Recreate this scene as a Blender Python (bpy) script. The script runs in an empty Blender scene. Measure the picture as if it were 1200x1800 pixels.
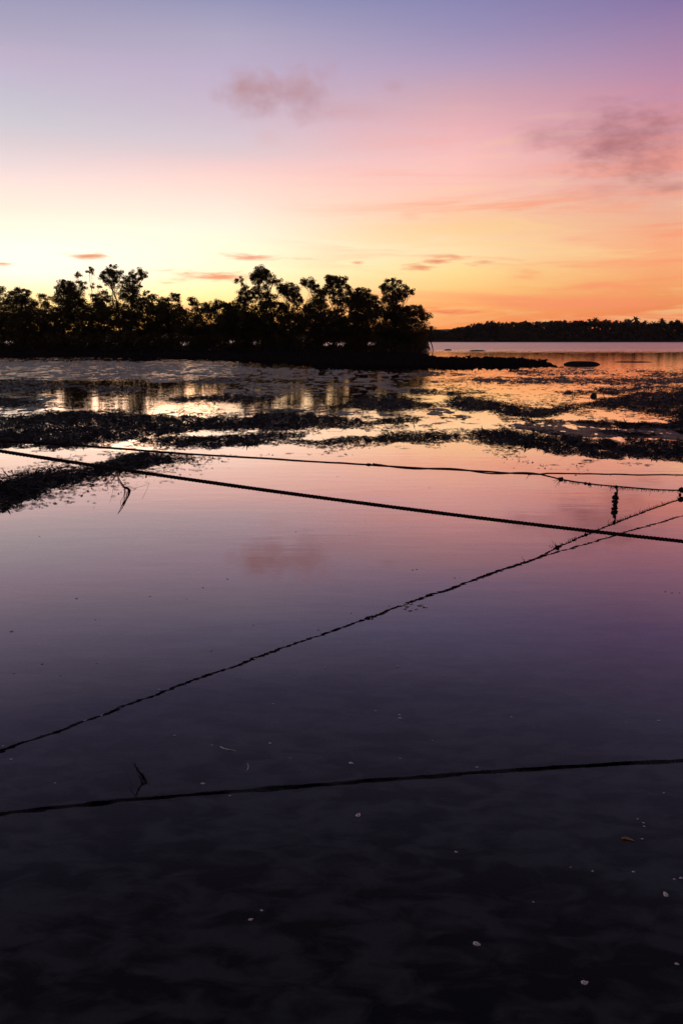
import bpy, math, random
import numpy as np
from mathutils import Vector

# ------------------------------------------------------------------ camera
F, W, H = 1400.0, 1200.0, 1800.0           # focal length and frame of the photograph, in its pixels
PITCH = math.atan(303.0 / F)
CH = 1.5                                   # eye height over the water, metres
SP, CP = math.sin(PITCH), math.cos(PITCH)
sc = bpy.context.scene
col = sc.collection
cam = bpy.data.cameras.new('camera')
cam.sensor_fit = 'VERTICAL'; cam.sensor_height = 36.0; cam.sensor_width = 24.0
cam.lens = 36.0 * F / H
cam.clip_start = 0.05; cam.clip_end = 20000
co = bpy.data.objects.new('camera', cam); col.objects.link(co)
co.location = (0, 0, CH)
co.rotation_euler = (math.pi / 2 - PITCH, 0, 0)
sc.camera = co


def direction(x, y):
    dx, dy = (x - 600) / F, (900 - y) / F
    return np.array([dx, CP + dy * SP, -SP + dy * CP])


def ground(x, y, z=0.0):
    d = direction(x, y); t = (z - CH) / d[2]
    return np.array([d[0] * t, d[1] * t, z])


def at(x, y, Y):
    d = direction(x, y); t = Y / d[1]
    return np.array([d[0] * t, Y, CH + d[2] * t])


def pixel(X, Y, z=0.0):
    dz = z - CH
    f = Y * CP - dz * SP; u = Y * SP + dz * CP
    return 600 + F * X / f, 900 - F * u / f


# ------------------------------------------------------------------ world
def lin(c):
    return tuple(((v / 255.0 + 0.055) / 1.055) ** 2.4 if v > 10 else v / 255.0 / 12.92 for v in c)


def azel(x, y):
    d = direction(x, y); d = d / np.linalg.norm(d)
    return math.degrees(math.atan2(d[0], d[1])), math.degrees(math.asin(d[2]))


SUN_AZ, SUN_EL = -14.5, 0.5                # the sun sets behind the mangroves
world = bpy.data.worlds.new('World'); sc.world = world
world.use_nodes = True
nt = world.node_tree; nt.nodes.clear()
NEW, LNK = nt.nodes.new, nt.links.new


def put(sock, v):
    if isinstance(v, bpy.types.NodeSocket): LNK(v, sock)
    else: sock.default_value = v


def M(op, a, b=None, c=None, clamp=False):
    n = NEW('ShaderNodeMath'); n.operation = op; n.use_clamp = clamp
    put(n.inputs[0], a)
    if b is not None: put(n.inputs[1], b)
    if c is not None: put(n.inputs[2], c)
    return n.outputs[0]


def MR(v, a, b, c=0.0, d=1.0, kind='SMOOTHSTEP'):
    n = NEW('ShaderNodeMapRange'); n.interpolation_type = kind; n.clamp = True
    put(n.inputs[0], v); put(n.inputs[1], a); put(n.inputs[2], b); put(n.inputs[3], c); put(n.inputs[4], d)
    return n.outputs[0]


def MIX(f, a, b, mode='MIX'):
    n = NEW('ShaderNodeMix'); n.data_type = 'RGBA'; n.blend_type = mode
    put(n.inputs[0], f)
    for s, v in ((n.inputs[6], a), (n.inputs[7], b)):
        if isinstance(v, tuple) and len(v) == 3: v = (*v, 1)
        put(s, v)
    return n.outputs[2]


tc = NEW('ShaderNodeTexCoord'); sx = NEW('ShaderNodeSeparateXYZ'); LNK(tc.outputs['Generated'], sx.inputs[0])
EL = M('MULTIPLY', M('ARCSINE', sx.outputs[2]), 180 / math.pi)
AZ = M('MULTIPLY', M('ARCTAN2', sx.outputs[0], sx.outputs[1]), 180 / math.pi)

UP = [(25, (102, 101, 136)), (30, (80, 81, 108)), (38, (58, 58, 75)), (50, (44, 44, 54)), (90, (36, 36, 42))]
COLS = {
    30: [(0, (163, 158, 188)), (60, (178, 170, 195)), (90, (191, 178, 201)), (130, (197, 186, 207)), (170, (200, 195, 209)),
         (210, (207, 203, 212)), (250, (222, 208, 212)), (290, (237, 218, 217)), (330, (254, 228, 216)), (370, (255, 236, 214)),
         (410, (255, 247, 220)), (440, (255, 252, 226)), (480, (255, 249, 218)), (520, (255, 232, 160)), (560, (255, 206, 100)), (597, (255, 185, 60))],
    410: [(0, (152, 151, 186)), (60, (178, 169, 195)), (130, (195, 178, 204)), (200, (208, 189, 205)), (240, (216, 199, 210)),
          (270, (226, 203, 207)), (292, (244, 208, 205)), (320, (253, 217, 205)), (360, (255, 228, 211)), (400, (255, 238, 214)),
          (440, (255, 242, 206)), (470, (255, 240, 196)), (510, (255, 229, 162)), (540, (255, 210, 122)), (570, (255, 182, 88)), (597, (255, 160, 70))],
    810: [(0, (140, 136, 180)), (60, (158, 146, 184)), (110, (180, 157, 189)), (150, (200, 165, 184)), (190, (220, 172, 182)),
          (230, (238, 182, 186)), (280, (252, 194, 190)), (330, (255, 200, 184)), (370, (254, 203, 168)), (400, (254, 208, 160)),
          (425, (254, 220, 172)), (450, (254, 226, 172)), (480, (255, 220, 146)), (505, (255, 205, 130)), (530, (254, 178, 108)), (560, (252, 160, 90)), (597, (250, 140, 76))],
    1170: [(0, (138, 118, 166)), (40, (153, 127, 168)), (90, (171, 135, 170)), (130, (184, 140, 171)), (170, (198, 144, 167)),
           (210, (208, 150, 165)), (260, (216, 158, 162)), (320, (230, 170, 160)), (350, (235, 178, 158)), (390, (242, 178, 145)),
           (420, (250, 174, 132)), (450, (252, 176, 126)), (480, (250, 170, 115)), (510, (247, 162, 102)), (540, (242, 145, 90)), (560, (250, 128, 84)), (597, (246, 112, 76))],
}
ramps = []
for x in sorted(COLS):
    n = NEW('ShaderNodeValToRGB'); n.color_ramp.interpolation = 'LINEAR'
    stops = sorted([(azel(x, y)[1], lin(c)) for y, c in COLS[x]] + [(e, lin(c)) for e, c in UP])
    els = n.color_ramp.elements
    while len(els) < len(stops): els.new(0.5)
    for i, (e, c) in enumerate(stops):
        els[i].position = max(0.0, e / 90.0)
    for i, (e, c) in enumerate(stops):
        els[i].color = (*c, 1)
    LNK(M('DIVIDE', EL, 90.0), n.inputs[0])
    ramps.append((azel(x, 300)[0], n.outputs[0]))
sky = ramps[0][1]
for (a0, _), (a1, c1) in zip(ramps[:-1], ramps[1:]):
    sky = MIX(MR(AZ, a0, a1, kind='LINEAR'), sky, c1)
# the side of the sky away from the sunset: dim violet and blue
n = NEW('ShaderNodeValToRGB'); els = n.color_ramp.elements
back = [(0, (120, 96, 120)), (8, (128, 104, 140)), (20, (92, 86, 128)), (45, (48, 49, 64)), (90, (36, 36, 42))]
while len(els) < len(back): els.new(0.5)
for i, (e, c) in enumerate(back): els[i].position = e / 90
for i, (e, c) in enumerate(back): els[i].color = (*lin(c), 1)
LNK(M('DIVIDE', EL, 90.0), n.inputs[0])
AWAY = M('ABSOLUTE', M('SUBTRACT', AZ, SUN_AZ))
sky = MIX(MR(AWAY, 50.0, 150.0), sky, n.outputs[0])
# glow round the set sun: the low sky there is brighter than the picture can hold
glow = M('EXPONENT', M('MULTIPLY', -1.0, M('ADD', M('POWER', M('DIVIDE', M('SUBTRACT', AZ, SUN_AZ), 16.0), 2.0), M('POWER', M('DIVIDE', EL, 7.0), 2.0))))
sky = MIX(1.0, sky, MIX(glow, (1, 1, 1), (1.65, 1.45, 1.55)), 'MULTIPLY')

# clouds, placed by bearing and height above the horizon
SV = NEW('ShaderNodeCombineXYZ'); LNK(AZ, SV.inputs[0]); LNK(EL, SV.inputs[1])


def sky_noise(scale, sx_, sy_, detail=4.0, rough=0.55, seed=0.0, dist=0.0):
    v = NEW('ShaderNodeVectorMath'); v.operation = 'MULTIPLY_ADD'
    LNK(SV.outputs[0], v.inputs[0]); v.inputs[1].default_value = (sx_, sy_, 1); v.inputs[2].default_value = (seed, seed * 0.7, seed)
    t = NEW('ShaderNodeTexNoise'); t.inputs['Scale'].default_value = scale
    t.inputs['Detail'].default_value = detail; t.inputs['Roughness'].default_value = rough; t.inputs['Distortion'].default_value = dist
    LNK(v.outputs[0], t.inputs['Vector'])
    return t.outputs[0]


_terms = {}


def cloud(sky, x, y, rx, ry, colour, amount, noise, gain=1.6, soft=0.55):
    """a patch of cloud round a bearing: body fading from its middle to its rim, torn by noise"""
    a0, e0 = azel(x, y)
    wa = abs(azel(x + rx, y)[0] - azel(x - rx, y)[0]) / 2; we = abs(azel(x, y - ry)[1] - azel(x, y + ry)[1]) / 2
    key = (noise.node.name, gain)
    if key not in _terms: _terms[key] = M('MULTIPLY_ADD', noise, gain, 1.0 - gain * 0.5)
    v = NEW('ShaderNodeVectorMath'); v.operation = 'MULTIPLY_ADD'
    LNK(SV.outputs[0], v.inputs[0]); v.inputs[1].default_value = (1 / wa, 1 / we, 0); v.inputs[2].default_value = (-a0 / wa, -e0 / we, 0)
    l_ = NEW('ShaderNodeVectorMath'); l_.operation = 'LENGTH'; LNK(v.outputs[0], l_.inputs[0])
    return MIX(MR(M('SUBTRACT', _terms[key], l_.outputs['Value']), 0.0, soft, 0.0, amount), sky, lin(colour))


puff = sky_noise(0.62, 1, 1.3, 4, 0.58, 3.1, 0.0)
wisp = sky_noise(0.42, 0.8, 1.9, 4, 0.6, 8.4, 0.0)
streak = sky_noise(0.8, 0.5, 3.2, 3, 0.62, 5.2, 0.0)
bands = sky_noise(0.30, 0.22, 2.4, 4, 0.62, 12.7, 0.5)
# broad coloured bands low on the side away from the sun
low = M('MULTIPLY', MR(EL, 17.0, 6.0), MR(AZ, -8.0, 14.0))
sky = MIX(M('MULTIPLY', M('MULTIPLY', low, MR(bands, 0.46, 0.66)), 0.62), sky, lin((255, 146, 108)))
sky = MIX(M('MULTIPLY', M('MULTIPLY', low, MR(bands, 0.46, 0.34)), 0.5), sky, lin((255, 214, 150)))
sky = cloud(sky, 445, 162, 80, 58, (186, 142, 146), 0.95, puff, 1.2, 1.15)
sky = cloud(sky, 526, 160, 95, 66, (190, 150, 160), 0.9, puff, 1.5, 1.2)
sky = cloud(sky, 600, 195, 90, 26, (206, 160, 166), 0.5, wisp, 1.4, 1.3)
sky = cloud(sky, 692, 152, 28, 22, (190, 148, 160), 0.4, puff, 1.0, 1.2)
sky = cloud(sky, 470, 240, 36, 24, (224, 178, 178), 0.3, puff, 1.0, 1.2)
sky = cloud(sky, 1000, 232, 170, 60, (176, 122, 132), 0.72, wisp, 1.9, 1.6)
sky = cloud(sky, 1130, 262, 150, 85, (168, 110, 116), 0.82, wisp, 2.6, 1.6)
sky = cloud(sky, 1070, 330, 190, 34, (204, 138, 130), 0.5, wisp, 2.4, 1.6)
sky = cloud(sky, 1180, 330, 44, 14, (180, 120, 116), 0.55, streak, 1.6, 1.0)
sky = cloud(sky, 720, 378, 30, 16, (246, 178, 150), 0.35, puff, 1.0, 1.2)
sky = cloud(sky, 362, 487, 130, 14, (238, 140, 100), 0.85, streak, 3.2, 1.3)
sky = cloud(sky, 460, 453, 95, 9, (232, 140, 106), 0.85, streak, 3.2, 1.3)
sky = cloud(sky, 147, 449, 52, 7, (226, 140, 96), 0.9, streak, 3.2, 1.3)
sky = cloud(sky, 4, 464, 20, 5, (226, 140, 96), 0.9, streak, 3.2, 1.3)
sky = cloud(sky, 628, 462, 14, 4, (236, 150, 110), 0.8, streak, 3.2, 1.3)
sky = cloud(sky, 735, 470, 46, 7, (232, 130, 98), 0.85, streak, 3.2, 1.3)
sky = cloud(sky, 768, 460, 36, 7, (232, 126, 94), 0.85, streak, 3.2, 1.3)
sky = cloud(sky, 800, 453, 55, 7, (236, 134, 100), 0.8, streak, 3.2, 1.3)
sky = cloud(sky, 840, 465, 42, 8, (232, 126, 96), 0.85, streak, 3.2, 1.3)
sky = cloud(sky, 775, 548, 85, 9, (244, 118, 84), 0.8, streak, 3.2, 1.3)
sky = cloud(sky, 690, 520, 60, 7, (252, 160, 105), 0.6, streak, 3.2, 1.3)
sky = cloud(sky, 325, 545, 40, 12, (244, 160, 120), 0.6, streak, 3.2, 1.3)

bg = NEW('ShaderNodeBackground'); LNK(sky, bg.inputs[0]); bg.inputs[1].default_value = 1.0
nish = NEW('ShaderNodeTexSky'); nish.sky_type = 'NISHITA'; nish.sun_disc = False
nish.sun_elevation = math.radians(SUN_EL); nish.sun_rotation = math.radians(SUN_AZ)
bgn = NEW('ShaderNodeBackground'); LNK(nish.outputs[0], bgn.inputs[0]); bgn.inputs[1].default_value = 0.0015
ash = NEW('ShaderNodeAddShader'); LNK(bg.outputs[0], ash.inputs[0]); LNK(bgn.outputs[0], ash.inputs[1])
wo = NEW('ShaderNodeOutputWorld'); LNK(ash.outputs[0], wo.inputs[0])

# ------------------------------------------------------------------ sun (already in the trees) and exposure
sun = bpy.data.lights.new('sun', 'SUN'); sun.energy = 0.06; sun.angle = math.radians(14); sun.color = (1.0, 0.62, 0.32)
so = bpy.data.objects.new('sun', sun); col.objects.link(so)
ca, ce = math.radians(SUN_AZ), math.radians(SUN_EL)
so.rotation_euler = Vector((math.sin(ca) * math.cos(ce), math.cos(ca) * math.cos(ce), math.sin(ce))).to_track_quat('Z', 'Y').to_euler()
so.location = (-20, 60, 30)
vs = sc.view_settings
vs.view_transform = 'Standard'; vs.look = 'None'; vs.exposure = 0.0; vs.gamma = 1.0; vs.use_curve_mapping = False
sc.cycles.use_denoising = True
world.cycles.sampling_method = 'MANUAL'; world.cycles.sample_map_resolution = 512
sc.cycles.max_bounces = 6
sc.cycles.diffuse_bounces = 2; sc.cycles.glossy_bounces = 3
sc.cycles.transparent_max_bounces = 12

rng = np.random.default_rng(11)
random.seed(4)


# ------------------------------------------------------------------ helpers
def tag(o, label=None, cat=None, group=None, kind=None):
    for k, v in (('label', label), ('category', cat), ('group', group), ('kind', kind)):
        if v: o[k] = v
    return o


def mesh_obj(name, v, f, mat, parent=None, smooth=True):
    me = bpy.data.meshes.new(name)
    v = np.asarray(v, dtype=np.float32)
    if isinstance(f, np.ndarray):
        k = f.shape[1]
        me.vertices.add(len(v)); me.vertices.foreach_set('co', v.ravel())
        me.loops.add(f.size); me.loops.foreach_set('vertex_index', f.astype(np.int32).ravel())
        me.polygons.add(len(f)); me.polygons.foreach_set('loop_start', np.arange(0, f.size, k, dtype=np.int32))
        me.update(calc_edges=True)
    else:
        me.from_pydata(v.tolist(), [], f); me.update()
    if smooth: me.polygons.foreach_set('use_smooth', np.ones(len(me.polygons), dtype=bool))
    me.materials.append(mat)
    o = bpy.data.objects.new(name, me); col.objects.link(o)
    if parent: o.parent = parent
    return o


def empty(name, loc=(0, 0, 0)):
    o = bpy.data.objects.new(name, None); col.objects.link(o); o.location = loc; o.empty_display_size = 0.2
    return o


class Geo:
    def __init__(s): s.v = []; s.f = []; s.n = 0

    def add(s, v, f):
        s.v.append(np.asarray(v, dtype=float)); s.f += [tuple(i + s.n for i in q) for q in f]; s.n += len(v)

    def tube(s, pts, rad, sides=6):
        pts = np.asarray(pts, dtype=float); k = len(pts)
        rad = np.broadcast_to(np.asarray(rad, dtype=float), (k,))
        t = np.gradient(pts, axis=0); t /= np.linalg.norm(t, axis=1)[:, None] + 1e-9
        ref = np.array([0, 0, 1.0]) if abs(t[:, 2]).mean() < 0.8 else np.array([1.0, 0, 0])
        a = np.cross(t, ref); a /= np.linalg.norm(a, axis=1)[:, None] + 1e-9
        b = np.cross(t, a)
        th = np.arange(sides) * 2 * np.pi / sides
        ring = pts[:, None, :] + rad[:, None, None] * (a[:, None, :] * np.cos(th)[None, :, None] + b[:, None, :] * np.sin(th)[None, :, None])
        f = []
        for i in range(k - 1):
            for j in range(sides):
                j2 = (j + 1) % sides
                f.append((i * sides + j, i * sides + j2, (i + 1) * sides + j2, (i + 1) * sides + j))
        f.append(tuple(range(sides))[::-1]); f.append(tuple((k - 1) * sides + j for j in range(sides)))
        s.add(ring.reshape(-1, 3), f)

    def build(s, name, mat, parent=None, smooth=True, origin=None):
        v = np.concatenate(s.v)
        if origin is not None: v = v - np.asarray(origin)
        return mesh_obj(name, v, s.f, mat, parent, smooth)


def vnoise(x, y, seed=0):
    xi = np.floor(x).astype(np.int64); yi = np.floor(y).astype(np.int64)
    fx = x - xi; fy = y - yi; fx = fx * fx * (3 - 2 * fx); fy = fy * fy * (3 - 2 * fy)

    def h(a, b):
        n = (a * 374761393 + b * 668265263 + seed * 982451653) & 0xffffffff
        n = ((n ^ (n >> 13)) * 1274126177) & 0xffffffff
        return ((n ^ (n >> 16)) & 0xffff) / 65535.0
    return (h(xi, yi) * (1 - fx) + h(xi + 1, yi) * fx) * (1 - fy) + (h(xi, yi + 1) * (1 - fx) + h(xi + 1, yi + 1) * fx) * fy


def fbm(x, y, octv=4, seed=0, gain=0.5):
    s = 0; a = 1.0; t = 0
    for i in range(octv):
        s = s + a * vnoise(x * 2 ** i + i * 17.3, y * 2 ** i - i * 9.1, seed + i); t += a; a *= gain
    return s / t - 0.5


ORD = 'first second third fourth fifth sixth seventh eighth ninth tenth eleventh twelfth thirteenth fourteenth fifteenth sixteenth seventeenth eighteenth nineteenth'.split()
TENS = {20: ('twentieth', 'twenty'), 30: ('thirtieth', 'thirty'), 40: ('fortieth', 'forty'), 50: ('fiftieth', 'fifty')}


def nth(i):
    if i < 20: return ORD[i - 1]
    t = i // 10 * 10
    return TENS[t][0] if i == t else TENS[t][1] + '-' + ORD[i - t - 1]


def sstep(a, b, x):
    t = np.clip((x - a) / (b - a), 0, 1); return t * t * (3 - 2 * t)


# ------------------------------------------------------------------ materials
def material(name):
    m = bpy.data.materials.new(name); m.use_nodes = True
    t = m.node_tree; t.nodes.clear()
    o = t.nodes.new('ShaderNodeOutputMaterial')
    return m, t, o


def plain(name, colour, rough=0.7, var=0.35, scale=8.0, spec=0.3, bump=0.0, translucent=0.0, through=None):
    m, t, o = material(name)
    p = t.nodes.new('ShaderNodeBsdfPrincipled')
    tcn = t.nodes.new('ShaderNodeTexCoord'); nz = t.nodes.new('ShaderNodeTexNoise')
    nz.inputs['Scale'].default_value = scale; nz.inputs['Detail'].default_value = 4
    t.links.new(tcn.outputs['Object'], nz.inputs['Vector'])
    r = t.nodes.new('ShaderNodeValToRGB')
    r.color_ramp.elements[0].position = 0.3; r.color_ramp.elements[1].position = 0.7
    r.color_ramp.elements[0].color = (*[c * (1 - var) for c in colour], 1); r.color_ramp.elements[1].color = (*[c * (1 + var) for c in colour], 1)
    t.links.new(nz.outputs[0], r.inputs[0]); t.links.new(r.outputs[0], p.inputs['Base Color'])
    p.inputs['Roughness'].default_value = rough; p.inputs['Specular IOR Level'].default_value = spec
    if bump:
        b = t.nodes.new('ShaderNodeBump'); b.inputs['Strength'].default_value = bump; b.inputs['Distance'].default_value = 0.02
        t.links.new(nz.outputs[0], b.inputs['Height']); t.links.new(b.outputs[0], p.inputs['Normal'])
    last = p.outputs[0]
    if translucent:
        tr = t.nodes.new('ShaderNodeBsdfTranslucent'); tr.inputs[0].default_value = (*(through or (colour[0] * 6.5, colour[1] * 3.6, colour[2] * 1.2)), 1)
        mx = t.nodes.new('ShaderNodeMixShader'); mx.inputs[0].default_value = translucent
        t.links.new(last, mx.inputs[1]); t.links.new(tr.outputs[0], mx.inputs[2]); last = mx.outputs[0]
    t.links.new(last, o.inputs[0])
    return m


MAT = {}
MAT['leaf'] = plain('mangrove_leaf', (0.030, 0.036, 0.014), 0.55, 0.4, 3.0, 0.3, 0, 0.5)
MAT['bark'] = plain('mangrove_bark', (0.035, 0.026, 0.020), 0.85, 0.4, 6.0, 0.2, 0.4)
MAT['palm'] = plain('palm_frond', (0.026, 0.030, 0.014), 0.6, 0.4, 0.3, 0.2)
MAT['forest'] = plain('far_foliage', (0.024, 0.026, 0.014), 0.8, 0.5, 0.15, 0.1)
MAT['rope'] = plain('weathered_rope', (0.030, 0.020, 0.015), 0.85, 0.5, 60.0, 0.15, 0.6)
MAT['algae'] = plain('dark_algae', (0.020, 0.016, 0.011), 0.7, 0.5, 40.0, 0.25, 0.5)
MAT['fibre'] = plain('brown_fibre', (0.055, 0.026, 0.016), 0.8, 0.4, 80.0, 0.2, 0, 0.3)
MAT['weed'] = plain('seagrass', (0.036, 0.030, 0.024), 0.7, 0.6, 2.0, 0.2)
MAT['shell'] = plain('pale_shell', (0.74, 0.70, 0.66), 0.5, 0.2, 90.0, 0.5)
for n_ in MAT['shell'].node_tree.nodes:
    if n_.type == 'BSDF_PRINCIPLED': n_.inputs['Metallic'].default_value = 0.25      # mother-of-pearl sheen
MAT['leaflitter'] = plain('fallen_leaf', (0.42, 0.20, 0.08), 0.6, 0.3, 60.0, 0.3)
MAT['stone'] = plain('dark_stone', (0.03, 0.026, 0.024), 0.8, 0.4, 20.0, 0.3, 0.5)
MAT['land'] = plain('far_land', (0.035, 0.028, 0.022), 0.9, 0.4, 0.05, 0.1)


def mud_material():
    m, t, o = material('tidal_mud')
    N, L = t.nodes.new, t.links.new
    p = N('ShaderNodeBsdfPrincipled'); tcn = N('ShaderNodeTexCoord')
    at_ = N('ShaderNodeAttribute'); at_.attribute_name = 'weed'
    mp = N('ShaderNodeMapping'); mp.inputs['Scale'].default_value = (0.75, 1.5, 1); mp.inputs['Rotation'].default_value = (0, 0, 0.5); L(tcn.outputs['Object'], mp.inputs[0])
    big = N('ShaderNodeTexNoise'); big.inputs['Scale'].default_value = 8.5; big.inputs['Detail'].default_value = 4; big.inputs['Roughness'].default_value = 0.5; big.inputs['Distortion'].default_value = 0.45
    L(mp.outputs[0], big.inputs['Vector'])
    r = N('ShaderNodeValToRGB'); e = r.color_ramp.elements
    e[0].position = 0.41; e[0].color = (0.010, 0.010, 0.0105, 1); e[1].position = 0.60; e[1].color = (0.38, 0.365, 0.355, 1)
    L(big.outputs[0], r.inputs[0])
    mix = N('ShaderNodeMix'); mix.data_type = 'RGBA'; L(at_.outputs['Fac'], mix.inputs[0]); L(r.outputs[0], mix.inputs[6]); mix.inputs[7].default_value = (0.030, 0.026, 0.021, 1)
    ab = N('ShaderNodeAttribute'); ab.attribute_name = 'bank'           # the mangroves' own black peat
    am = N('ShaderNodeAttribute'); am.attribute_name = 'silt'           # dark silt of the outer flat, pale sand close in
    silt = N('ShaderNodeMix'); silt.data_type = 'RGBA'; silt.blend_type = 'MULTIPLY'; L(am.outputs['Fac'], silt.inputs[0]); L(r.outputs[0], silt.inputs[6]); silt.inputs[7].default_value = (0.05, 0.045, 0.055, 1)
    L(silt.outputs[2], mix.inputs[6])
    peat = N('ShaderNodeMix'); peat.data_type = 'RGBA'; L(ab.outputs['Fac'], peat.inputs[0]); L(mix.outputs[2], peat.inputs[6]); peat.inputs[7].default_value = (0.018, 0.015, 0.013, 1)
    L(peat.outputs[2], p.inputs['Base Color'])
    rm = N('ShaderNodeMapRange'); L(at_.outputs['Fac'], rm.inputs[0]); rm.inputs[3].default_value = 0.42; rm.inputs[4].default_value = 0.55
    mr2 = N('ShaderNodeMath'); mr2.operation = 'MAXIMUM'; L(rm.outputs[0], mr2.inputs[0]); L(ab.outputs['Fac'], mr2.inputs[1]); L(mr2.outputs[0], p.inputs['Roughness'])
    sm = N('ShaderNodeMapRange'); L(at_.outputs['Fac'], sm.inputs[0]); sm.inputs[3].default_value = 0.05; sm.inputs[4].default_value = 0.22
    ms2 = N('ShaderNodeMath'); ms2.operation = 'SUBTRACT'; ms2.use_clamp = True; L(sm.outputs[0], ms2.inputs[0]); L(ab.outputs['Fac'], ms2.inputs[1]); L(ms2.outputs[0], p.inputs['Specular IOR Level'])
    fine = N('ShaderNodeTexNoise'); fine.inputs['Scale'].default_value = 9.0; fine.inputs['Detail'].default_value = 6; fine.inputs['Roughness'].default_value = 0.65
    L(tcn.outputs['Object'], fine.inputs['Vector'])
    b = N('ShaderNodeBump'); b.inputs['Strength'].default_value = 0.9; b.inputs['Distance'].default_value = 0.035
    L(fine.outputs[0], b.inputs['Height']); L(b.outputs[0], p.inputs['Normal'])
    L(p.outputs[0], o.inputs[0])
    return m


def water_material():
    m, t, o = material('still_water')
    N, L = t.nodes.new, t.links.new
    geo = N('ShaderNodeNewGeometry'); sep = N('ShaderNodeSeparateXYZ'); L(geo.outputs['Position'], sep.inputs[0])

    def noise(scale, sx_, sy_, detail, rough=0.5):
        mp = N('ShaderNodeMapping'); mp.inputs['Scale'].default_value = (sx_, sy_, 1); L(geo.outputs['Position'], mp.inputs[0])
        n_ = N('ShaderNodeTexNoise'); n_.inputs['Scale'].default_value = scale; n_.inputs['Detail'].default_value = detail; n_.inputs['Roughness'].default_value = rough
        L(mp.outputs[0], n_.inputs['Vector']); return n_.outputs[0]

    def mathn(op, a, b):
        n_ = N('ShaderNodeMath'); n_.operation = op
        for s, v in zip(n_.inputs, (a, b)):
            if isinstance(v, (int, float)): s.default_value = v
            else: L(v, s)
        return n_.outputs[0]

    def mrange(v, a, b, c, d):
        n_ = N('ShaderNodeMapRange'); n_.interpolation_type = 'SMOOTHSTEP'; L(v, n_.inputs[0])
        for i, q in zip((1, 2, 3, 4), (a, b, c, d)): n_.inputs[i].default_value = q
        return n_.outputs[0]
    # still pools close in; wind-ruffled channel offshore
    rip = noise(3.2, 0.6, 1.7, 3.0)
    swell = noise(0.7, 0.5, 1.4, 2.0)
    chop = noise(1.6, 0.45, 1.0, 4.0, 0.6)
    b1 = N('ShaderNodeBump'); b1.inputs['Distance'].default_value = 0.010; L(mrange(sep.outputs[1], 2.5, 20.0, 0.045, 0.22), b1.inputs['Strength']); L(rip, b1.inputs['Height'])
    b2 = N('ShaderNodeBump'); b2.inputs['Distance'].default_value = 0.02; L(mrange(sep.outputs[1], 2.5, 20.0, 0.05, 0.10), b2.inputs['Strength']); L(swell, b2.inputs['Height']); L(b1.outputs[0], b2.inputs['Normal'])
    off = mrange(mathn('ADD', sep.outputs[1], mathn('MULTIPLY', mathn('SUBTRACT', swell, 0.5), 60.0)), 95.0, 135.0, 0.0, 1.0)
    b3 = N('ShaderNodeBump'); b3.inputs['Distance'].default_value = 1.0; L(chop, b3.inputs['Height']); L(mathn('MULTIPLY', off, 0.9), b3.inputs['Strength']); L(b2.outputs[0], b3.inputs['Normal'])
    # a breath of wind ruffles the shallows under the lee of the trees
    fine = noise(5.0, 0.7, 1.0, 3.0, 0.6)
    patch = mrange(mathn('ADD', swell, mathn('MULTIPLY', sep.outputs[1], 0.0)), 0.36, 0.56, 0.25, 1.0)
    lee = mathn('MULTIPLY', mathn('MULTIPLY', mrange(sep.outputs[1], 27.0, 36.0, 0.0, 1.0), mrange(sep.outputs[1], 95.0, 75.0, 0.0, 1.0)), mathn('MULTIPLY', patch, mrange(mathn('ADD', sep.outputs[0], mathn('MULTIPLY', sep.outputs[1], 0.04)), 4.0, -9.0, 0.0, 1.0)))
    b4 = N('ShaderNodeBump'); b4.inputs['Distance'].default_value = 0.16; L(fine, b4.inputs['Height']); L(mathn('MULTIPLY', lee, 0.14), b4.inputs['Strength']); L(b3.outputs[0], b4.inputs['Normal'])
    b5 = N('ShaderNodeBump'); b5.inputs['Distance'].default_value = 0.16; L(fine, b5.inputs['Height']); L(mathn('MULTIPLY', lee, 0.14), b5.inputs['Strength']); L(b2.outputs[0], b5.inputs['Normal'])
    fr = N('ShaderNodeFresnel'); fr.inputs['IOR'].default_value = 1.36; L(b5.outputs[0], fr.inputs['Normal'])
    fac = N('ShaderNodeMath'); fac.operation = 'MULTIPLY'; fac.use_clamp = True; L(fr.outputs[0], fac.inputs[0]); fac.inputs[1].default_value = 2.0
    gl = N('ShaderNodeBsdfGlossy'); gl.inputs['Color'].default_value = (1, 0.84, 0.81, 1); L(b4.outputs[0], gl.inputs['Normal'])  # pink warmth of the reflections put into the gloss tint, not the water's own colour
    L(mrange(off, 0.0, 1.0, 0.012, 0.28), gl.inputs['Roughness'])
    tr = N('ShaderNodeBsdfTransparent'); tr.inputs[0].default_value = (0.95, 0.94, 0.92, 1)
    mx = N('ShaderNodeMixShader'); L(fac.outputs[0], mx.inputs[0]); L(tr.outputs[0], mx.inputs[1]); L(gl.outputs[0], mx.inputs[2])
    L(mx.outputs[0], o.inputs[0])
    return m


MAT['mud'] = mud_material()
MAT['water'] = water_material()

# ------------------------------------------------------------------ ground: sea bed, tidal flat, water
S = 9000.0
mesh_obj('sea_bed', [(-S, -S, -0.6), (S, -S, -0.6), (S, S, -0.6), (-S, S, -0.6)], [(0, 1, 2, 3)], MAT['mud'])['kind'] = 'structure'
mesh_obj('water', [(-S, -S, 0), (S, -S, 0), (S, S, 0), (-S, S, 0)], [(0, 1, 2, 3)], MAT['water'])['kind'] = 'structure'

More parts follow.
